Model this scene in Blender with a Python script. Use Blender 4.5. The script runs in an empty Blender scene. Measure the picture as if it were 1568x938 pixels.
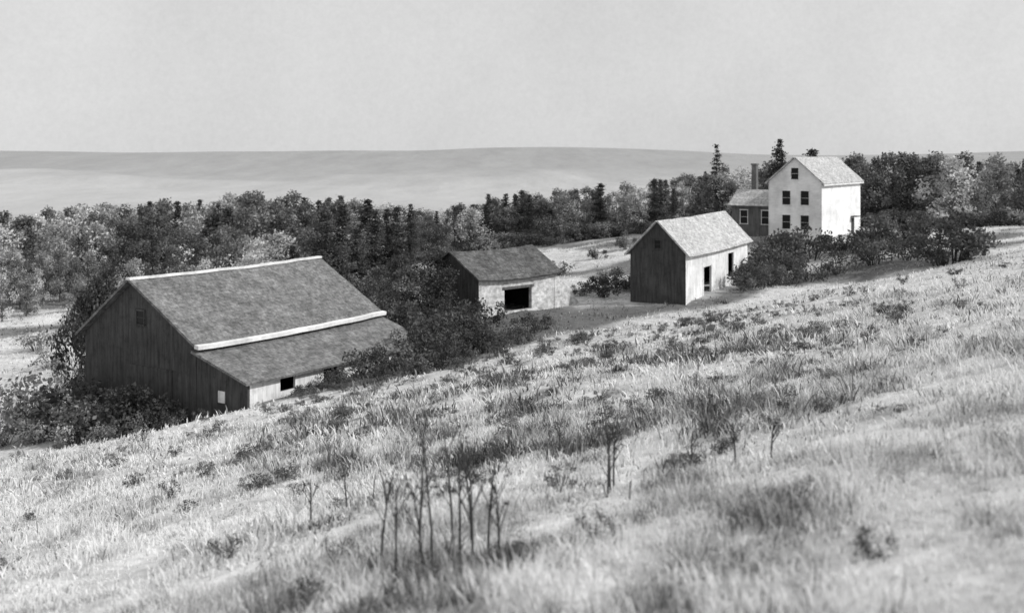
import bpy, math, random
import numpy as np
rng=np.random.default_rng(7); random.seed(7)
scene=bpy.context.scene
scene.view_settings.view_transform='Standard'
scene.view_settings.look='None'
scene.view_settings.exposure=0
C=bpy.context.collection

# ------------------------------------------------------------ noise + terrain
TAB=np.random.default_rng(3).random((256,256))
def vn(x,y,s=0):
    x=np.asarray(x,float)+s*17.3; y=np.asarray(y,float)+s*9.1
    xi=np.floor(x).astype(int); yi=np.floor(y).astype(int)
    fx=x-xi; fy=y-yi; fx=fx*fx*(3-2*fx); fy=fy*fy*(3-2*fy)
    a=TAB[xi%256,yi%256]; b=TAB[(xi+1)%256,yi%256]; c=TAB[xi%256,(yi+1)%256]; d=TAB[(xi+1)%256,(yi+1)%256]
    return (a*(1-fx)+b*fx)*(1-fy)+(c*(1-fx)+d*fx)*fy
def fbm(x,y,s=0,o=3):
    t=0;a=.5;n=0
    for i in range(o):
        t=t+a*vn(x*2**i,y*2**i,s+i); n+=a; a*=.5
    return t/n
def sm(a,b,x):
    t=np.clip((x-a)/(b-a),0,1); return t*t*(3-2*t)
def P(x,y): return -1.7+.188*x-.16*y
pts=[]
for x in(-40,-20,0,20,40):
    for y in(-25,-5,15,32): pts.append((x,y,P(x,y)))
for x,y in((-5,50),(-2,50),(-12,46),(-28,48),(20,60),(35,74),(40,88),(10,62),(80,60),(55,90),(80,20),(80,100)): pts.append((x,y,P(x,y)))
pts+=[(-13,55,-12.8),(-16.5,57.3,-14.1),(-25,63,-15.8),(-36,66,-18.2),(-50,75,-19.5),(-50,110,-17.8),(-50,150,-19),(-80,150,-19),(-80,75,-23),
(29,103,-12.5),(13.5,85,-11.6),(9.5,87,-11.7),(21,99,-11.5),(35.3,125,-10.1),(30,128.6,-10.1),(43.5,137,-9.6),(-2.4,80,-12),(3.5,86,-12),(-6,85,-12.4),
(0,66,-11.6),(8,75,-11.7),(-5.5,67,-12.2),(-14,75,-13.8),(-20,76,-15.3),(-12,110,-14.8),(-40,110,-17),(-20,140,-17),(-45,170,-19.5),(-10,160,-14.5),
(23,180,-12.3),(36,190,-10.7),(62,170,-11),(85,200,-10),(15,120,-12),(60,125,-9),(42,105,-10.3),(-100,220,-20),(0,220,-14),(100,150,-8),(-60,220,-20)]
pts=np.array(pts)
def U(r2): return r2*np.log(r2+1e-9)
n=len(pts); px,py,pz=pts.T; S=50.
K=U(((px[:,None]-px)**2+(py[:,None]-py)**2)/S**2)+np.eye(n)*.004
Q=np.c_[np.ones(n),px/S,py/S]
A=np.block([[K,Q],[Q.T,np.zeros((3,3))]])
W=np.linalg.solve(A,np.r_[pz,0,0,0])
def tps(x,y):
    x=np.asarray(x,float); y=np.asarray(y,float); out=np.empty(x.shape); xf=x.ravel(); yf=y.ravel(); of=np.empty(xf.shape)
    for i in range(0,len(xf),20000):
        a=xf[i:i+20000];b=yf[i:i+20000]
        of[i:i+20000]=U(((a[:,None]-px)**2+(b[:,None]-py)**2)/S**2)@W[:n]+W[n]+W[n+1]*a/S+W[n+2]*b/S
    return of.reshape(x.shape)
def H(x,y):
    x=np.asarray(x,float); y=np.asarray(y,float)
    h0=tps(np.clip(x,-105,105),np.clip(y,-40,225))
    h0=h0+(fbm(x/3,y/3,1)-.5)*.45*sm(2,10,y)+(vn(x/9,y/9,4)-.5)*.5*sm(8,20,y)
    r=np.sqrt(x*x+y*y)
    w=sm(210,520,r)
    amp=50+(vn(x/700+.4,y/3000,5)-.5)*34+(vn(x/230,y/1500,7)-.5)*9
    ridge=-46+amp*np.exp(-((r-3000)/750)**2)
    hill=(fbm(x/300,y/420,15)-.35)*58*np.exp(-((r-1600)/380)**2)
    back=sm(40,-200,y)*20
    return h0*(1-w)+(ridge+hill)*w+back*w
# ------------------------------------------------------------ ground tone
cx=[-60,-36,-16,-5,.7,8,16.7,29,38.8,60]; cy=[64,60,54,52,66,76,82,104,104,104]
dx=[-60,-30,-25,-15,-5,5,12,20,30,45,60]; dd=[0,0,10,22,30,17,9,8,16,18,0]
patch=[(-1.6,12.2,1.7,1.2,.95),(-.75,8.3,.9,.7,.8),(-1.3,9.6,.6,1.0,.5),(2.2,10.9,.55,.6,.7),(2.9,12.5,.9,.9,.5),(-2,25,4,5,.75),(-5.7,29,1.6,2.2,.8),(5.3,21,3,3.5,.6),
(1.7,24,5,5,.55),(0.2,15,1.5,1.8,.4),(1.0,34,7,7,.5),(8.5,33,5,6,.45),(-9,38,3,3,.4),(3.5,16,1.2,1.5,.5),(-.2,6.6,.25,.15,.7),(-.3,18,2.2,2,.5)]
def darkveg(x,y):
    d=np.zeros(np.shape(x))
    for a,b,rx,ry,s in patch:
        q=((x-a)/rx)**2+((y-b)/ry)**2
        d=np.maximum(d,s*np.exp(-q*.9))
    n1=fbm(x/.45,y/.75,8); n2=fbm(x/2.2,y/4,21)
    n=.65*n1+.35*n2; cen=sm(.36,.08,np.abs(x/np.maximum(y,3)-.04))
    return np.clip(d*np.clip((n-.39)*5,0,1.3)+ sm(.51,.63,n)*.8*(.2+.75*cen),0,1)
def tone(x,y):
    x=np.asarray(x,float);y=np.asarray(y,float)
    base=.57+.18*(fbm(x/6,y/9,2)-.5)
    t=base*(1-.70*darkveg(x,y)*sm(85,60,y))
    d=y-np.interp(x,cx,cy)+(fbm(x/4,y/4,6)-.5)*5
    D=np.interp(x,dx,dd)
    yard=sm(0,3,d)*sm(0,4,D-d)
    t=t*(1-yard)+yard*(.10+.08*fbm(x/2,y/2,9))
    bk=sm(88,98,y)
    st=.17+.42*sm(.42,.6,fbm(x/12+y/40,y/3.6-x/14,11))*(.6+.8*fbm(x/1.6,y/2.6,31))
    t=t*(1-bk)+bk*st
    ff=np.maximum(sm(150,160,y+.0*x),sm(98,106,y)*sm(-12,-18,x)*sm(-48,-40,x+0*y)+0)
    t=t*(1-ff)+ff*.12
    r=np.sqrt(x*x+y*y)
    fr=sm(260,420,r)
    far_haze=.325+.125*np.exp(-((r-1200)/650)**2)  # aerial haze painted into the distant ground: pale ridge, palest in the valley
    return np.clip(t*(1-fr)+fr*far_haze,.03,.8)

# ------------------------------------------------------------ helpers
def node_mat(name):
    m=bpy.data.materials.new(name); m.use_nodes=True
    nt=m.node_tree; b=nt.nodes['Principled BSDF']; b.inputs['Roughness'].default_value=.9
    b.inputs['Specular IOR Level'].default_value=.15
    return m,nt,b
def math_node(nt,op,a,b):
    k=nt.nodes.new('ShaderNodeMath'); k.operation=op
    for i,v in enumerate((a,b)):
        if hasattr(v,'links'): nt.links.new(v,k.inputs[i])
        else: k.inputs[i].default_value=v
    return k.outputs[0]
def maprange(nt,v,a,b,c,d):
    k=nt.nodes.new('ShaderNodeMapRange'); nt.links.new(v,k.inputs[0])
    for i,q in enumerate((a,b,c,d)): k.inputs[i+1].default_value=q
    return k.outputs[0]
def noise(nt,vec,scale,detail=4,rough=.6):
    k=nt.nodes.new('ShaderNodeTexNoise'); k.inputs['Scale'].default_value=scale; k.inputs['Detail'].default_value=detail; k.inputs['Roughness'].default_value=rough
    if vec is not None: nt.links.new(vec,k.inputs['Vector'])
    return k.outputs['Fac']
def objvec(nt,scale):
    tc=nt.nodes.new('ShaderNodeTexCoord'); mp=nt.nodes.new('ShaderNodeMapping'); mp.inputs['Scale'].default_value=scale
    nt.links.new(tc.outputs['Object'],mp.inputs['Vector']); return mp.outputs[0]
def bump(nt,b,h,st,dist):
    k=nt.nodes.new('ShaderNodeBump'); k.inputs['Strength'].default_value=st; k.inputs['Distance'].default_value=dist
    nt.links.new(h,k.inputs['Height']); nt.links.new(k.outputs[0],b.inputs['Normal'])

def mat_tone(name,gain=1,transl=0,rand=0,nscale=0,namp=.3,bmp=0,farn=0):
    m,nt,b=node_mat(name)
    at=nt.nodes.new('ShaderNodeAttribute'); at.attribute_name='tone'
    v=math_node(nt,'MULTIPLY',at.outputs['Fac'],gain)
    if rand:
        oi=nt.nodes.new('ShaderNodeObjectInfo')
        v=math_node(nt,'MULTIPLY',v,maprange(nt,oi.outputs['Random'],0,1,1-rand,1+rand))
    if nscale:
        g=nt.nodes.new('ShaderNodeNewGeometry')
        nn=noise(nt,g.outputs['Position'],nscale,6,.7)
        v=math_node(nt,'MULTIPLY',v,maprange(nt,nn,.3,.7,1-namp,1+namp))
        if bmp: bump(nt,b,nn,.8,bmp)
        if farn:
            mp=nt.nodes.new('ShaderNodeMapping'); mp.inputs['Scale'].default_value=(1,.25,1); nt.links.new(g.outputs['Position'],mp.inputs['Vector'])
            n2=noise(nt,mp.outputs[0],farn,9,.85)
            v=math_node(nt,'MULTIPLY',v,maprange(nt,n2,.35,.65,.86,1.12))
    v=math_node(nt,'MINIMUM',v,.85)
    nt.links.new(v,b.inputs['Base Color'])
    if transl:
        tr=nt.nodes.new('ShaderNodeBsdfTranslucent'); nt.links.new(v,tr.inputs['Color'])
        mx=nt.nodes.new('ShaderNodeMixShader'); mx.inputs[0].default_value=transl
        nt.links.new(b.outputs[0],mx.inputs[1]); nt.links.new(tr.outputs[0],mx.inputs[2])
        nt.links.new(mx.outputs[0],nt.nodes['Material Output'].inputs['Surface'])
    return m
def mat_streak(name,lo,hi,sc=(5,5,.5),det=5,spots=0,bm=.03,thr=(.35,.65)):
    m,nt,b=node_mat(name)
    v=noise(nt,objvec(nt,sc),1.0,det,.65)
    c=maprange(nt,v,thr[0],thr[1],lo,hi)
    w=noise(nt,objvec(nt,(.5,.5,.5)),1.0,4,.6)
    c=math_node(nt,'MULTIPLY',c,maprange(nt,w,.3,.7,.75,1.2))
    if spots:
        s=noise(nt,objvec(nt,(1.6,1.6,1.6)),1.0,6,.75)
        c=math_node(nt,'MULTIPLY',c,maprange(nt,s,.33,.5,1-spots,1))
    c=math_node(nt,'MINIMUM',c,.9)
    nt.links.new(c,b.inputs['Base Color']); bump(nt,b,v,.5,bm)
    return m
def mat_shingle(name,lo,hi,kz=1.7,con=1.):
    m,nt,b=node_mat(name)
    tc=nt.nodes.new('ShaderNodeTexCoord'); sp=nt.nodes.new('ShaderNodeSeparateXYZ'); nt.links.new(tc.outputs['Object'],sp.inputs[0])
    cb=nt.nodes.new('ShaderNodeCombineXYZ'); nt.links.new(sp.outputs['X'],cb.inputs[0])
    nt.links.new(math_node(nt,'MULTIPLY',sp.outputs['Z'],kz),cb.inputs[1])
    br=nt.nodes.new('ShaderNodeTexBrick'); nt.links.new(cb.outputs[0],br.inputs['Vector'])
    br.inputs['Scale'].default_value=1; br.inputs['Brick Width'].default_value=.22; br.inputs['Row Height'].default_value=.24
    br.inputs['Mortar Size'].default_value=.012
    br.inputs['Color1'].default_value=(.85,)*3+(1,); br.inputs['Color2'].default_value=(1.12,)*3+(1,); br.inputs['Mortar'].default_value=(.7,)*3+(1,)
    bw=nt.nodes.new('ShaderNodeRGBToBW'); nt.links.new(br.outputs['Color'],bw.inputs[0])
    v=noise(nt,objvec(nt,(.9,.9,.9)),1.0,8,.78)
    c=maprange(nt,v,.36,.64,lo,hi)
    c=math_node(nt,'MULTIPLY',c,bw.outputs[0])
    f=noise(nt,objvec(nt,(1,1,1)),4,5,.75)
    c=math_node(nt,'MULTIPLY',c,maprange(nt,f,.33,.67,.5,1.5))
    nt.links.new(c,b.inputs['Base Color']); bump(nt,b,f,.6,.05)
    return m
def np_mesh(name,V,F,t,mat,smooth=False):
    me=bpy.data.meshes.new(name); V=np.ascontiguousarray(V,dtype=np.float32); F=np.ascontiguousarray(F,dtype=np.int32); k=F.shape[1]
    me.vertices.add(len(V)); me.vertices.foreach_set('co',V.ravel())
    me.loops.add(F.size); me.loops.foreach_set('vertex_index',F.ravel())
    me.polygons.add(len(F)); me.polygons.foreach_set('loop_start',np.arange(0,F.size,k,dtype=np.int32))
    try: me.polygons.foreach_set('loop_total',np.full(len(F),k,dtype=np.int32))
    except Exception: pass
    at=me.attributes.new('tone','FLOAT','POINT'); at.data.foreach_set('value',np.asarray(t,dtype=np.float32))
    if smooth: me.polygons.foreach_set('use_smooth',np.ones(len(F),dtype=bool))
    me.update(calc_edges=True); me.materials.append(mat)
    return me
def obj(name,me,loc=(0,0,0),rz=0,sc=1,parent=None):
    o=bpy.data.objects.new(name,me); C.objects.link(o); o.location=loc; o.rotation_euler=(0,0,rz)
    o.scale=sc if isinstance(sc,tuple) else (sc,sc,sc)
    if parent: o.parent=parent
    return o
M_ground=mat_tone('ground_grass',1,0,0,1.8,.35,.06,.012)
M_grass=mat_tone('dry_grass',1.75,.3)
M_fol=mat_tone('foliage',1,.25,.35)
M_weed=mat_tone('weed_stem',1)

# ------------------------------------------------------------ ground
def axis(n,s,lo,hi): return s*np.sinh(np.linspace(np.arcsinh(lo/s),np.arcsinh(hi/s),n))
gx=axis(420,16,-5200,5200); gy=25+axis(460,26,-700,6500)
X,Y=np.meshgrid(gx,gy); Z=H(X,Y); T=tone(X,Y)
nx,ny=len(gx),len(gy)
idx=np.arange(nx*ny).reshape(ny,nx)
F=np.stack([idx[:-1,:-1],idx[:-1,1:],idx[1:,1:],idx[1:,:-1]],-1).reshape(-1,4)
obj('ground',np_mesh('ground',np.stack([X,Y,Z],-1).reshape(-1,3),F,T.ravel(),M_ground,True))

# ------------------------------------------------------------ grass
def grass(name,y0,y1,ntuft,k,h,w,spread,xm=.52,dens=None):
    yy=np.sqrt(rng.random(ntuft)*(y1**2-y0**2)+y0**2); xx=(rng.random(ntuft)*2-1)*(yy*xm+1.5)
    dv=darkveg(xx,yy)*sm(85,60,yy); th=tone(xx,yy)
    cl=fbm(xx/(.2+yy*.012),yy/(.3+yy*.03),33)
    cl2=fbm(xx/.8,yy/1.1,37)
    hh=h*(.35+1.2*sm(.3,.75,cl2)*cl2)*(1+.7*dv)*np.exp(np.clip(rng.normal(0,.32,ntuft),-1,.5))
    tt=np.clip(th*np.exp(rng.normal(.0,.25,ntuft))*(.5+.9*sm(.36,.60,cl)),.04,.5)
    mk=rng.random(ntuft)<.07+.35*dv; tt=np.where(mk,tt*.35,tt)
    N=ntuft*k
    X=np.repeat(xx,k);Y=np.repeat(yy,k);hh=np.repeat(hh,k)*(.35+.85*rng.random(N));tt=np.repeat(tt,k)*(.75+.5*rng.random(N))
    an=rng.random(N)*6.283; rr=np.abs(rng.normal(0,1,N))*spread
    bx=X+np.cos(an)*rr; by=Y+np.sin(an)*rr; bz=H(bx,by)-.02
    ln=.1+.9*rng.random(N)**1.2; an2=an+rng.normal(0,1.6,N)
    ox=np.cos(an2)*ln*hh-.05*hh; oy=np.sin(an2)*ln*hh
    fa=rng.random(N)*3.1416; wx=np.cos(fa)*w*.5; wy=np.sin(fa)*w*.5
    B=np.stack([bx,by,bz],-1); Wd=np.stack([wx,wy,0*wx],-1)
    Md=B+np.stack([ox*.45,oy*.45,hh*.55],-1); Tp=B+np.stack([ox,oy,hh*(1-.3*ln)],-1)
    V=np.stack([B-Wd,B+Wd,Md-Wd*.8,Md+Wd*.8,Tp],1).reshape(-1,3)
    i=np.arange(N)[:,None]*5
    F=np.stack([i+[0,1,3],i+[0,3,2],i+[2,3,4]],1).reshape(-1,3)
    tv=np.repeat(tt,5)*np.tile([.8,.8,1.,1.,1.1],N)
    return V,F,tv
parts=[grass('a',3.0,11,11000,11,.135,.010,.12),grass('b',10,24,16000,8,.16,.018,.2),grass('c',22,48,15000,6,.2,.04,.3),grass('d',45,150,20000,4,.24,.09,.5,.56)]
o=0;VV=[];FF=[];TT=[]
for v,f,t in parts: VV.append(v);FF.append(f+o);TT.append(t);o+=len(v)
obj('dry_grass_field',np_mesh('dry_grass_field',np.concatenate(VV),np.concatenate(FF),np.concatenate(TT),M_grass))

# ------------------------------------------------------------ plants
def tube(path,radii,n=6):
    V=[];F=[]
    for j,(p,r) in enumerate(zip(path,radii)):
        p=np.array(p,float)
        d=np.array(path[min(j+1,len(path)-1)],float)-np.array(path[max(j-1,0)],float); d/=np.linalg.norm(d)+1e-9
        a=np.cross(d,[.3,1,.1]); a/=np.linalg.norm(a)+1e-9; b=np.cross(d,a)
        for i in range(n):
            q=2*math.pi*i/n; V.append(p+r*(math.cos(q)*a+math.sin(q)*b))
    for j in range(len(path)-1):
        for i in range(n):
            F.append((j*n+i,j*n+(i+1)%n,(j+1)*n+(i+1)%n,(j+1)*n+i))
    return np.array(V),np.array(F)
class MB:
    def __init__(s): s.V=[];s.F=[];s.T=[];s.o=0
    def add(s,V,F,t):
        s.V.append(V);s.F.append(F+s.o);s.T.append(np.broadcast_to(t,(len(V),)));s.o+=len(V)
    def mesh(s,name,mat): return np_mesh(name,np.concatenate(s.V),np.concatenate(s.F),np.concatenate(s.T),mat)
def leaves(mb,c,size,t,r,flat=0):
    n=len(c); a=r.normal(size=(n,3)); a[:,2]*=(1-flat); a/=np.linalg.norm(a,axis=1)[:,None]
    b=r.normal(size=(n,3)); b-=a*(a*b).sum(1)[:,None]; b/=np.linalg.norm(b,axis=1)[:,None]
    s=size*(.6+.8*r.random(n))[:,None]
    V=np.stack([c-a*s,c-b*s*.6,c+a*s,c+b*s*.6],1).reshape(-1,3)
    F=np.arange(4*n).reshape(n,4); mb.add(V,F,np.repeat(t,4))
def deciduous(seed,h=10,wd=3.2,base=.10,trunk=.14,nb=28,per=75,leaf=.18):
    r=np.random.default_rng(seed); mb=MB()
    top=np.array([r.normal(0,.4),r.normal(0,.4),h*.85])
    path=[(0,0,-.6),(0.05,0,h*.2),tuple(top*.5),tuple(top)]
    V,F=tube(path,[h*.02,h*.016,h*.011,.02]); mb.add(V,F,.13)
    for i in range(nb):
        u=r.random(); z=h*(trunk+(1-trunk)*u); prof=math.sin(math.pi*min(1,(.16+.84*u))**.85)**.6
        an=r.random()*6.283; rad=wd*prof*math.sqrt(r.random())*(.8+.35*r.random())
        c=np.array([math.cos(an)*rad,math.sin(an)*rad,min(z,h-.4)])
        zz=max(h*.12,c[2]-rad*.7-.5); st=np.array([0,0,zz])
        V,F=tube([tuple(st),tuple((st+c)/2+[0,0,.2]),tuple(c)],[h*.007,h*.004,.012],5); mb.add(V,F,.13)
        br=wd*(.24+.2*r.random()); k=int(per*(.6+.8*r.random()))
        d=r.normal(size=(k,3)); d/=np.linalg.norm(d,axis=1)[:,None]; q=c+d*br*(r.random(k)**.5)[:,None]*[1,1,.85]
        t=np.minimum(base*math.exp(r.normal(0,.38))*(.75+.5*r.random(k)),.7)
        leaves(mb,q,leaf,t,r)
    return mb.mesh('deciduous_%d'%seed,M_fol)
def conifer(seed,h=12,wd=2.6,base=.08,dens=1.,start=.08):
    r=np.random.default_rng(seed); mb=MB()
    V,F=tube([(0,0,-.6),(0,0,h*.5),(0,0,h)],[h*.018,h*.011,.02]); mb.add(V,F,.08)
    z=h*start
    while z<h*.98:
        f=1-(z/h-start)/(1-start); R=wd*(f**.8)*(.65+.65*r.random())+.15
        for i in range(int(5+3*r.random())):
            an=r.random()*6.283; L=R*(.45+.75*r.random()); e=np.array([math.cos(an)*L,math.sin(an)*L,-.12*L+.15])
            V,F=tube([(0,0,z),tuple(np.array([0,0,z])+e*.5+[0,0,.05]),tuple(np.array([0,0,z])+e)],[.05,.03,.01],4); mb.add(V,F,.07)
            k=int((14+16*L)*dens); s=r.random(k)**.7
            q=np.array([0,0,z])+e*s[:,None]+r.normal(0,.18,(k,3))*(1.1+.2*L)*[1,1,.7]
            leaves(mb,q,.16,base*math.exp(r.normal(0,.25))*(.7+.6*r.random(k)),r,.4)
        z+=h*.045*(.8+.5*r.random())
    return mb.mesh('conifer_%d'%seed,M_fol)
def shrub(seed,h=2.2,wd=1.9,base=.08,nb=16,per=70,leaf=.10):
    r=np.random.default_rng(seed); mb=MB()
    for i in range(nb):
        an=r.random()*6.283; rad=wd*math.sqrt(r.random())*.85; z=h*(.2+.75*r.random()*math.cos(rad/wd*1.1))
        c=np.array([math.cos(an)*rad,math.sin(an)*rad,z])
        V,F=tube([(c[0]*.15,c[1]*.15,-.3),tuple(c*[.5,.5,.55]),tuple(c*[1,1,1.1])],[.04,.025,.008],4); mb.add(V,F,.08)
        br=wd*(.22+.18*r.random()); k=int(per*(.6+.8*r.random()))
        d=r.normal(size=(k,3)); d/=np.linalg.norm(d,axis=1)[:,None]; q=c+d*br*(r.random(k)**.45)[:,None]*[1,1,.85]; q[:,2]=np.maximum(q[:,2],0)
        leaves(mb,q,leaf,np.minimum(base*math.exp(r.normal(0,.3))*(.7+.6*r.random(k)),.7),r)
    return mb.mesh('shrub_%d'%seed,M_fol)
DEC=[deciduous(i,base=.19) for i in range(10,15)]
DECL=[deciduous(i,base=.42,h=9,per=60) for i in range(20,24)]
CON=[conifer(i) for i in range(30,34)]
SHD=[shrub(i,base=.105) for i in range(40,45)]
SHL=[shrub(i,base=.30,per=50) for i in range(50,53)]
def g(x,y): return float(H(np.array([x]),np.array([y]))[0])
def put(name,me,x,y,sc,szf=1,parent=None):
    return obj(name,me,(x,y,g(x,y)-.05),random.random()*6.28,(sc,sc,sc*szf),parent)
forest=bpy.data.objects.new('forest',None); C.objects.link(forest)
ci=0
def ftop(u): return np.interp(u,[-300,0,60,250,340,480,520,590,700,745,850,1000,1100,1200,1300,1450,1600],[335,330,324,314,306,304,302,316,318,302,292,275,262,254,250,248,246])
x=-150.
while x<125:
    y=98.
    while y<205:
        X0=x+random.uniform(-2.4,2.4); Y0=y+random.uniform(-2.4,2.4)
        left = Y0>100+max(0,(X0+18)*2.2) 
        slope_y= 158+max(0,X0)*.32
        ok = (X0<-14 and left and X0>-140) or (Y0>slope_y)
        rt=X0/Y0
        if rt>.30 and Y0>152: ok=True
        if rt<-.33 and Y0<130: ok=ok and random.random()<.35
        if ok:
            zg=g(X0,Y0); zt=-(ftop(784+1680*X0/max(Y0,100))-235)/1680*max(Y0,150)
            full=min(14,max(5.5,zt-zg))
            if Y0<150 and X0<-10: full=min(full,(5.6 if rt>-.33 else 3.8)+(Y0-100)*.08)
            hgt=full*random.uniform(.72,1.12)
            q=random.random()
            pc=.38 if -30<X0<5 else .2
            if rt<-.36: me,hh=(random.choice(DECL),9.) if q<.65 else (random.choice(DEC),10.)
            elif rt<-.2 and Y0>135: me,hh=(random.choice(DECL),9.) if q<.15 else ((random.choice(DEC),10.) if q<.75 else (random.choice(CON),12.))
            elif rt<-.2: me,hh=(random.choice(DECL),9.) if q<.45 else (random.choice(DEC),10.)
            elif rt>.36: me,hh=(random.choice(DECL),9.) if q<.3 else ((random.choice(DEC),10.) if q<.85 else (random.choice(CON),12.))
            elif q<pc: me,hh=random.choice(CON),12.
            elif q<pc+.16: me,hh=random.choice(DECL),9.
            else: me,hh=random.choice(DEC),10.
            s=hgt/hh; w=max(s,.62 if rt>-.33 else .45)*random.uniform(.8,1.2)
            obj('tree_%03d'%ci,me,(X0,Y0,zg-.2),random.random()*6.28,(w,w,s),forest); ci+=1
        y+=5.2
    x+=4.7
for i in range(120):
    X0=random.uniform(-14,75); Y0=156+max(0,X0)*.3+random.uniform(-4,2)
    if X0/Y0>.3: Y0=min(Y0,150+random.uniform(-3,3))
    me=random.choice(SHD+SHL[:2]); s=random.uniform(.6,1.25)
    obj('edge_brush_%03d'%i,me,(X0,Y0,g(X0,Y0)-.1),random.random()*6.28,(s*1.2,s*1.2,s),forest)
def tree_to(name,me,hh,x,y,topz,wf=1.):
    zg=g(x,y); s=(topz-zg)/hh; return obj(name,me,(x,y,zg-.1),random.random()*6.28,(s*wf,s*wf,s))
tree_to('pine_tree',CON[0],12,41.5,170,2.3,.9)
tree_to('pine_tree',conifer(61,dens=.5),12,33.2,178,1.6,.85)
tree_to('pine_tree',CON[1],12,46,168,1.1,1.3)
for (x,y,t,w) in((-21,123,-6.0,1.2),(-18.5,120,-5.4,1.3),(-15.5,125,-6.4,1.2),(-17,129,-5.3,1.3),(-13.5,121,-7.6,1.2),(-20,118,-7,1.3),(-16.5,117,-7.6,1.3),(-3.5,165,-5.9,1.1),(-1,168,-6,1.2),(1.5,166,-5.2,1.1)):
    tree_to('pine_tree',random.choice(CON),12,x,y,t,w)
for (x,y,t,w) in((51,160,.1,1.2),(56.5,162,.2,1.2),(62,160,.2,1.1),(68,165,-.2,1.1)):
    tree_to('deciduous_tree',random.choice(DEC),10,x,y,t,w)
DK=[deciduous(70,h=6,wd=2.8,base=.08,trunk=.05,nb=34,per=90,leaf=.14),deciduous(71,h=6,wd=2.8,base=.075,trunk=.05,nb=34,per=90,leaf=.14)]
for (x,y,t,w) in((-8.4,84,-7.9,1.),(-5.9,82.5,-7.5,1.),(-10.5,88,-9.0,1.),(-4.7,79.4,-8.3,.85),(-7.3,80,-8.2,1.),(-27.2,72,-8.2,.5),(-24.8,74,-9.0,.5),(-28.6,73,-9.0,.5)):
    tree_to('deciduous_tree',random.choice(DK),6,x,y,t,w)
sh=[(-7,72,1.2,0),(-5,74,1.1,0),(-3,71,1.,0),(-9.5,77,1.3,0),(-2,75.5,.8,0),(-6.5,78,1.3,0),(-3.5,67,1.,0),(-1,69,.8,0),(-7,75,1.2,0),(-4.6,77.5,1.2,0),(-4.2,64,.95,0),(-6.5,60.5,.85,0),(-5.2,62,.95,0),(-7.9,59.3,.65,0),(-2.9,60,.65,0),(1,72,.6,0),
(-9.2,57.6,.5,0),(-1.5,64,.75,0),(0.3,67,.6,0),(-3.6,58,.55,0),(-5,57,.5,0),(2.2,74,.45,0),(-.8,61.5,.45,0),(-2.2,66,.9,0),(-4.6,68.5,1.1,0),(-3.8,74.5,1.0,0),(-5.6,65.5,1.0,0),(-10.6,56,.35,0),(-6.6,56.2,.4,0),
(27,112,1.6,0),(24.5,107,1.5,0),(22.5,104,1.4,0),(29.5,115,1.6,0),(32,117,1.5,0),(26,103,1.2,0),(21,98,1.1,0),(35.5,119,1.3,0),(38,116,1.7,0),(40.5,118,1.6,0),(43,121,1.5,0),(36.5,111,1.2,0),(32.5,109,1.1,0),(46,124,1.3,0),(20,92,.9,0),(23.5,98.5,.9,0),(29,107,1.0,0),(40,111,1.1,0),(19.2,90.5,.8,0),(22,95,1.0,0),
(42.3,105,2.1,0),(41,104,1.5,0),(44.5,107,1.5,0),
(10.5,93,.9,0),(7.5,90,.9,0),(9,95,1.,0),(6,92,.7,0),(-1,112,1,0),(-4,108,1.1,0),(2,116,.8,0),(5,121,.9,0),(-8,105,1.2,0),(14,134,.8,0),(19,136,.9,0),(10,128,.7,0),(25,140,.9,0),
(-18.2,56.4,.75,0),(-19.6,57.0,1.05,0),(-21.2,57.6,1.35,0),(-22.8,58.6,1.4,1),(-24.4,60,1.5,0),(-26.2,61.5,1.5,1),(-27.6,63.5,1.4,1),(-18.6,55.2,.45,1),(-22.5,56.6,.75,1),(-20.5,55.4,.6,1),(-25,58,.8,1),(-17.0,55.4,.4,0),(-28,60.5,.8,1),(-15.6,55.1,.3,0),
(-33,82,.7,1),(-38,90,.9,1),(-34,98,1.2,0),(-42,97,1.1,1),(-27,96,1.4,0),(-30,100,1.4,0),(-37,103,1.3,1)]
for x,y,s,l in sh: put('shrub',random.choice(SHL if l else SHD),x,y,s*random.uniform(.9,1.1),random.uniform(.85,1.15))
weeds=bpy.data.objects.new('meadow_weeds',None); C.objects.link(weeds)
WD=[shrub(80+i,h=2.4,wd=1.5,base=.12,nb=14,per=40,leaf=.09) for i in range(3)]
k=0
while k<750:
    Y0=math.sqrt(random.random()*(66**2-6**2)+6**2); X0=(random.random()*2-1)*(Y0*.5)
    dvv=float(darkveg(np.array([X0]),np.array([Y0]))[0])
    if random.random()<dvv*1.1-.05:
        s=random.uniform(.04,.12)*(.7+Y0/55)
        obj('weed_%03d'%k,random.choice(WD),(X0,Y0,g(X0,Y0)-.03),random.random()*6.28,(s*1.5,s*1.2,s*random.uniform(.8,1.4)),weeds); k+=1
def stalks(name,items):
    mb=MB(); r=np.random.default_rng(5); x0,y0=items[0][:2]; z0=g(x0,y0)
    for x,y,h in items:
        p=np.array([x-x0,y-y0,g(x,y)-z0-.05]); l=r.normal(0,.09,2)
        q=[p+[l[0]*h*s*s,l[1]*h*s*s,h*s] for s in(0,.35,.7,1)]
        V,F=tube(q,[.012,.010,.008,.004],5); mb.add(V,F,.06)
        for k in range(7):
            s=.35+.62*r.random(); b=p+[l[0]*h*s*s,l[1]*h*s*s,h*s]; a=r.random()*6.28; L=h*.16*(1.2-s)+.03
            e=b+[math.cos(a)*L,math.sin(a)*L,L*1.8]
            V,F=tube([b,(b+e)/2,e],[.005,.004,.003],4); mb.add(V,F,.06)
            leaves(mb,e+r.normal(0,.014,(5,3)),.014,np.full(5,.07),r)
    obj(name,mb.mesh(name,M_weed),(x0,y0,z0))
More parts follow.
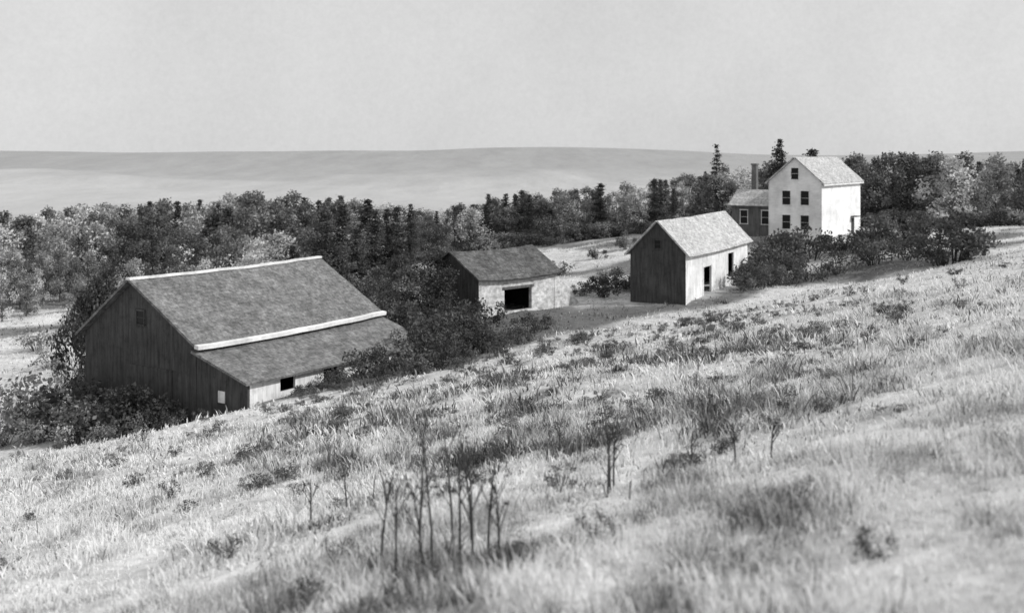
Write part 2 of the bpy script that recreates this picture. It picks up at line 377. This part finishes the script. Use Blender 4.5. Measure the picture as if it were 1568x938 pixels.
stalks('dry_weed_stalks',[(-.62,8.6,1.2),(-.42,8.9,1.1),(-.75,8.9,1.25),(-.3,8.4,.9),(-.5,9.3,1.15),(-.9,8.5,.85),(-.2,9.1,.95),(-.66,8.2,.75),(-.1,8.7,.65),(-.35,9.6,1.),(-1.1,9.2,.85)])
stalks('dry_weed_stalks',[(.95,10.6,.85),(1.0,10.8,.65),(.9,10.3,.5)])
stalks('dry_weed_stalks',[(2.3,11.3,.5),(2.6,11.0,.45),(1.9,11.6,.4),(-2.2,12,.5),(-1.9,12.6,.55),(.6,14,.5)])

# ------------------------------------------------------------ buildings
M_white=mat_streak('white_clapboard',.78,.88,(1,1,9),4,0,.02)
M_trim=mat_streak('white_trim',.65,.85,(3,3,3),3,0,.01)
M_roofl=mat_shingle('pale_shingles',.36,.54)
M_roofd=mat_shingle('weathered_shingles',.11,.24)
M_roofv=mat_shingle('mossy_shingles',.05,.16)
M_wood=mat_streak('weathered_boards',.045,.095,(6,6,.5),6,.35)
M_woodm=mat_streak('grey_boards',.08,.17,(7,7,.4),6,.2)
M_lime=mat_streak('whitewashed_boards',.6,.85,(6,6,.5),6,.25)
M_stone=mat_streak('whitewashed_stone',.35,.78,(2.2,2.2,3.2),6,.35,.06)
m,nt,b=node_mat('window_glass'); b.inputs['Base Color'].default_value=(.015,.015,.015,1); b.inputs['Roughness'].default_value=.4; M_glass=m
M_brick=mat_streak('chimney_brick',.12,.22,(6,6,10),4)
def pyobj(name,V,F,mat,parent):
    me=bpy.data.meshes.new(name); me.from_pydata([tuple(v) for v in V],[],F); me.materials.append(mat); me.update()
    o=bpy.data.objects.new(name,me); C.objects.link(o); o.parent=parent; return o
def box(name,a,b,mat,parent,bev=0):
    (x0,y0,z0),(x1,y1,z1)=a,b
    V=[(x0,y0,z0),(x1,y0,z0),(x1,y1,z0),(x0,y1,z0),(x0,y0,z1),(x1,y0,z1),(x1,y1,z1),(x0,y1,z1)]
    o=pyobj(name,V,[(0,3,2,1),(4,5,6,7),(0,1,5,4),(1,2,6,5),(2,3,7,6),(3,0,4,7)],mat,parent)
    if bev:
        m=o.modifiers.new('b','BEVEL'); m.width=bev; m.segments=1
    return o
import bmesh
def fixn(o):
    bm=bmesh.new(); bm.from_mesh(o.data); bmesh.ops.recalc_face_normals(bm,faces=bm.faces); bm.to_mesh(o.data); bm.free(); return o
def prism(name,prof,x0,x1,mat,parent,axis='x'):
    n=len(prof)
    f=(lambda t,p:(t,p[0],p[1])) if axis=='x' else (lambda t,p:(p[0],t,p[1]))
    V=[f(x0,p) for p in prof]+[f(x1,p) for p in prof]
    F=[tuple(range(n)),tuple(range(2*n-1,n-1,-1))]+[(i,i+n,(i+1)%n+n,(i+1)%n) for i in range(n)]
    return fixn(pyobj(name,V,F,mat,parent))
def slab(name,p0,p1,x0,x1,th,mat,parent,axis='x',sag=0):
    nseg=14; V=[];F=[]
    d=np.array(p1)-np.array(p0); nn=np.array([-d[1],d[0]]); nn=nn/np.linalg.norm(nn); 
    if nn[1]<0: nn=-nn
    r=random.Random(len(name)*7+int(x1*10))
    for i in range(nseg+1):
        t=x0+(x1-x0)*i/nseg; sg=-sag*math.sin(math.pi*i/nseg)+r.uniform(-.025,.025)*(1 if sag else 0)
        for p in (p0,p1,(p1[0]+nn[0]*th,p1[1]+nn[1]*th),(p0[0]+nn[0]*th,p0[1]+nn[1]*th)):
            q=(p[0],p[1]+sg); V.append((t,q[0],q[1]) if axis=='x' else (q[0],t,q[1]))
    for i in range(nseg):
        for j in range(4):
            a=i*4+j;b2=i*4+(j+1)%4; F.append((a,b2,b2+4,a+4))
    F.append((0,1,2,3)); F.append(tuple(nseg*4+k for k in(3,2,1,0)))
    return fixn(pyobj(name,V,F,mat,parent))
def window(parent,face,c,z,w,h,out,frame=M_trim,nm='window'):
    pl,sg=out
    def bx(n,c0,c1,z0,z1,d0,d1,m):
        a,b=sorted((pl+sg*d0,pl+sg*d1))
        if face=='x': box(n,(a,c0,z0),(b,c1,z1),m,parent)
        else: box(n,(c0,a,z0),(c1,b,z1),m,parent)
    bx(nm+'_glass',c-w/2,c+w/2,z-h/2,z+h/2,.004,.02,M_glass)
    f=.07
    bx(nm+'_jamb',c-w/2-f,c-w/2,z-h/2,z+h/2,.003,.05,frame); bx(nm+'_jamb',c+w/2,c+w/2+f,z-h/2,z+h/2,.003,.05,frame)
    bx(nm+'_head',c-w/2-f-.03,c+w/2+f+.03,z+h/2+.001,z+h/2+.1,.003,.08,frame); bx(nm+'_sill',c-w/2-f-.03,c+w/2+f+.03,z-h/2-.08,z-h/2-.001,.003,.1,frame)
    bx(nm+'_rail',c-w/2,c+w/2,z-.015,z+.015,.022,.035,frame)
def empty(name,loc,ang):
    e=bpy.data.objects.new(name,None); C.objects.link(e); e.location=loc; e.rotation_euler=(0,0,math.radians(ang)); return e
# ---- white farmhouse
E=empty('white_farmhouse',(35.27,125,-10.0),55.4)
Wd,Ln,ez,pk=6.27,14.4,6.75,9.5
prism('walls',[(0,-.0),(Wd,-.0),(Wd,ez),(Wd/2,pk),(0,ez)],0,Ln,M_white,E)
box('foundation',(.03,.03,-2.2),(Ln-.03,Wd-.03,-.004),M_wood,E)
sl=(pk-ez)/(Wd/2); ov=.35
slab('roof_right',(-ov,ez-ov*sl+.02),(Wd/2,pk+.02),-.3,Ln+.3,.14,M_roofl,E)
slab('roof_left',(Wd+ov,ez-ov*sl+.02),(Wd/2,pk+.02),-.3,Ln+.3,.14,M_roofl,E)
for yy in(0,Wd): box('corner_board',(-.03,yy-.12 if yy else -.03,0),(-.003,yy+.03 if yy else .12,ez-.1),M_trim,E)
box('eave_fascia',(-.2,-ov-.04,ez-ov*sl-.12),(Ln+.2,-ov-.01,ez-ov*sl+.06),M_trim,E)
for t in(1.95,4.15):
    window(E,'x',t,4.9,.95,1.6,(0,-1)); window(E,'x',t,2.1,.95,1.6,(0,-1))
window(E,'x',Wd/2,7.7,.85,1.3,(0,-1))
box('side_door',(10.8,-.06,.1),(11.8,-.003,2.1),M_wood,E); box('door_hood',(10.5,-.8,2.3),(12.1,-.003,2.42),M_woodm,E)
box('stoop',(10.5,-1.2,-.6),(12.1,-.003,.08),M_woodm,E)
prism('ell_walls',[(2,-1.5),(7,-1.5),(7,3.9),(4.5,5.5),(2,3.9)],Wd+.003,11.8,M_woodm,E,'y')
slab('ell_roof_front',(1.65,3.7),(4.5,5.52),Wd+.01,12.1,.12,M_roofl,E,'y')
slab('ell_roof_back',(7.35,3.7),(4.5,5.52),Wd+.01,12.1,.12,M_roofl,E,'y')
window(E,'x',7.5,2.4,.9,1.6,(2,-1)); window(E,'x',10.2,2.4,.9,1.6,(2,-1))
box('chimney',(4.6,9.7,4.6),(5.2,10.3,8.6),M_brick,E); box('chimney_cap',(4.52,9.62,8.6),(5.28,10.38,8.8),M_brick,E)
# ---- small barn
E=empty('small_barn',(13.46,85,-11.6),61.8)
Wd,Ln,ez,pk=4.6,17,3.9,6.25; sl=(pk-ez)/(Wd/2)
th=.14
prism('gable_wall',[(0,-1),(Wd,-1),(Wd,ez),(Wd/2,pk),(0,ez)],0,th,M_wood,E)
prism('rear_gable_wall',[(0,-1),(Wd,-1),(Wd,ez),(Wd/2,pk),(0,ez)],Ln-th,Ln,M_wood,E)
box('back_wall',(th,Wd-th,-1),(Ln-th,Wd,ez-.01),M_wood,E)
def wall_y(seg,z0,z1,mat,open_):
    xs=seg[0]
    for (a,b,c,d) in open_:
        box('side_wall',(xs,0,z0),(a,th,z1),mat,E)
        if c>z0: box('wall_below_opening',(a,0,z0),(b,th,c),mat,E)
        box('lintel_wall',(a,0,d),(b,th,z1),mat,E); xs=b
    box('side_wall',(xs,0,z0),(seg[1],th,z1),mat,E)
wall_y((th+.001,Ln-th-.001),-.8,ez-.01,M_lime,[(4.3,6.3,.1,2.4),(11.0,12.6,.9,3.0)])
box('corner_post',(-.02,-.02,-.8),(.16,-.003,ez-.12),M_trim,E)
for a,b in((4.15,4.3),(6.3,6.45)): box('door_jamb',(a,-.04,.1),(b,-.003,2.52),M_trim,E)
slab('roof_right',(-.35,ez-.35*sl+.02),(Wd/2,pk+.02),-.3,Ln+.3,.12,M_roofl,E,'x',.08)
slab('roof_left',(Wd+.35,ez-.35*sl+.02),(Wd/2,pk+.02),-.3,Ln+.3,.12,M_roofl,E,'x',.08)
window(E,'x',Wd/2,4.5,.5,.6,(0,-1),M_wood)
box('door_step',(1.0,-1.6,-.9),(8.5,-.2,.0),M_lime,E,.05)
# ---- shed
E=empty('stone_shed',(-2.43,80,-12.0),44.3)
Wd,Ln,ez,pk=6,8.3,2.9,4.6; sl=(pk-ez)/(Wd/2); th=.3
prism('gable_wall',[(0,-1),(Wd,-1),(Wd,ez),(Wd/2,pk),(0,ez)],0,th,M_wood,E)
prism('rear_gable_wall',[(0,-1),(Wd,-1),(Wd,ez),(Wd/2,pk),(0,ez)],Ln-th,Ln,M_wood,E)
box('back_wall',(th,Wd-th,-1),(Ln-th,Wd,ez-.01),M_wood,E)
wall_y((th+.001,Ln-th-.001),-.8,ez-.01,M_stone,[(2.6,5.5,.2,1.85)])
box('stone_face',(-.002,-.03,-.8),(th,-.002,ez-.02),M_stone,E); box('stone_face',(Ln-th,-.03,-.8),(Ln,-.002,ez-.02),M_stone,E)
box('lintel_beam',(2.4,-.06,1.86),(5.7,-.003,2.05),M_woodm,E)
slab('roof_front',(-.35,ez-.35*sl+.02),(Wd/2,pk+.02),-.3,Ln+.3,.12,M_roofv,E,'x',.18)
slab('roof_back',(Wd+.35,ez-.35*sl+.02),(Wd/2,pk+.02),-.3,Ln+.3,.12,M_roofv,E,'x',.18)
prism('ramp_wall',[(Ln+.01,-.8),(Ln+2.6,-.8),(Ln+2.6,0.1),(Ln+1.2,1.5),(Ln+.01,2.5)],-.02,.35,M_stone,E,'y')
# ---- large barn with lean-to
bz=-15.5
E=empty('large_barn',(-20.7,60,bz),57.0)
def Zb(v): return v-bz
Ln=14.3
prism('barn_walls',[(4.2,-2.5),(-5.02,-2.5),(-5.02,Zb(-9.95)),(0,Zb(-6.98)),(4.2,Zb(-10.05))],0,Ln,M_wood,E)
def slb(name,p0,p1,mat,sag=.1): slab(name,(p0[0],Zb(p0[1])),(p1[0],Zb(p1[1])),-.4,Ln+.4,.13,mat,E,'x',sag)
slb('roof_right',(-5.35,-10.08),(0,-6.93),M_roofd)
slb('roof_left',(4.55,-10.28),(0,-6.93),M_roofd)
slab('ridge_board',(-.22,Zb(-6.84)),(.12,Zb(-6.84)),-.42,Ln+.42,.12,M_trim,E,'x',.1)
slab('eave_board',(-5.66,Zb(-10.14)),(-5.36,Zb(-10.10)),-.42,Ln+.42,.2,M_trim,E,'x',.1)
prism('lean_to_end',[(-5.03,-2.5),(-8.8,-1.),(-8.8,Zb(-11.47)),(-5.03,Zb(-10.35))],.02,.16,M_wood,E)
prism('lean_to_far_end',[(-5.03,-2.5),(-8.8,-1.),(-8.8,Zb(-11.47)),(-5.03,Zb(-10.35))],Ln-.16,Ln-.02,M_wood,E)
slb('lean_to_roof',(-9.15,-11.60),(-5.06,-10.35),M_roofd,.08)
z0,z1=-1.,Zb(-11.5)
xs=.17
for a,b2 in((2.3,3.4),(5.6,6.8),(9,10.2)):
    box('lean_to_wall',(xs,-8.8,z0),(a,-8.66,z1),M_lime,E); box('lean_to_wall_low',(a,-8.8,z0),(b2,-8.66,z1-.9),M_lime,E); box('lean_to_header',(a,-8.8,z1-.2),(b2,-8.66,z1),M_lime,E); xs=b2
box('lean_to_wall',(xs,-8.8,z0),(Ln-.17,-8.66,z1),M_lime,E)
box('whitewashed_hatch',(-.03,-7.2,Zb(-12.75)),(.0,-6.7,Zb(-12.15)),M_lime,E)
window(E,'x',-.6,Zb(-8.9),.6,.7,(0,-1),M_wood)
box('great_door',(-.07,-3.2,.9),(-.004,.2,4.0),M_wood,E)

# ------------------------------------------------------------ light, sky, camera
el=math.radians(37); az=math.radians(-10)
s=(math.cos(el)*math.cos(az),math.cos(el)*math.sin(az),math.sin(el))
L=bpy.data.lights.new('sun','SUN'); L.energy=3.2; L.angle=math.radians(1.0); L.color=(1,.995,.985)
lo=bpy.data.objects.new('sun',L); C.objects.link(lo)
from mathutils import Vector
lo.rotation_euler=Vector(s).to_track_quat('Z','Y').to_euler()
w=bpy.data.worlds.new('World'); scene.world=w; w.use_nodes=True; nt=w.node_tree
bg=nt.nodes['Background']; sky=nt.nodes.new('ShaderNodeTexSky'); sky.sky_type='NISHITA'; sky.sun_disc=False
sky.sun_elevation=el; sky.sun_rotation=math.radians(100); sky.dust_density=2.5; sky.air_density=1.0
bw=nt.nodes.new('ShaderNodeRGBToBW'); nt.links.new(sky.outputs[0],bw.inputs[0])
tc=nt.nodes.new('ShaderNodeTexCoord')
nz=noise(nt,tc.outputs['Generated'],4,6,.6); nf=noise(nt,tc.outputs['Generated'],200,4,.75)
v=math_node(nt,'MULTIPLY',bw.outputs[0],.14)
v=math_node(nt,'ADD',v,5.3)          # thin white haze
v=math_node(nt,'MULTIPLY',v,maprange(nt,nz,.3,.7,.92,1.08))
v=math_node(nt,'MULTIPLY',v,maprange(nt,nf,.3,.7,.96,1.04))
nt.links.new(v,bg.inputs['Color']); bg.inputs['Strength'].default_value=.12
cam=bpy.data.cameras.new('camera'); co=bpy.data.objects.new('camera',cam); C.objects.link(co); scene.camera=co
co.location=(0,0,0); co.rotation_euler=(math.radians(90),0,0)
cam.sensor_width=36; cam.lens=38.57; cam.shift_y=-.149; cam.clip_start=.1; cam.clip_end=20000
cam.dof.use_dof=True; cam.dof.focus_distance=30; cam.dof.aperture_fstop=cam.lens/1000/.034
print('trees',ci,'ground at cam',g(0,0))
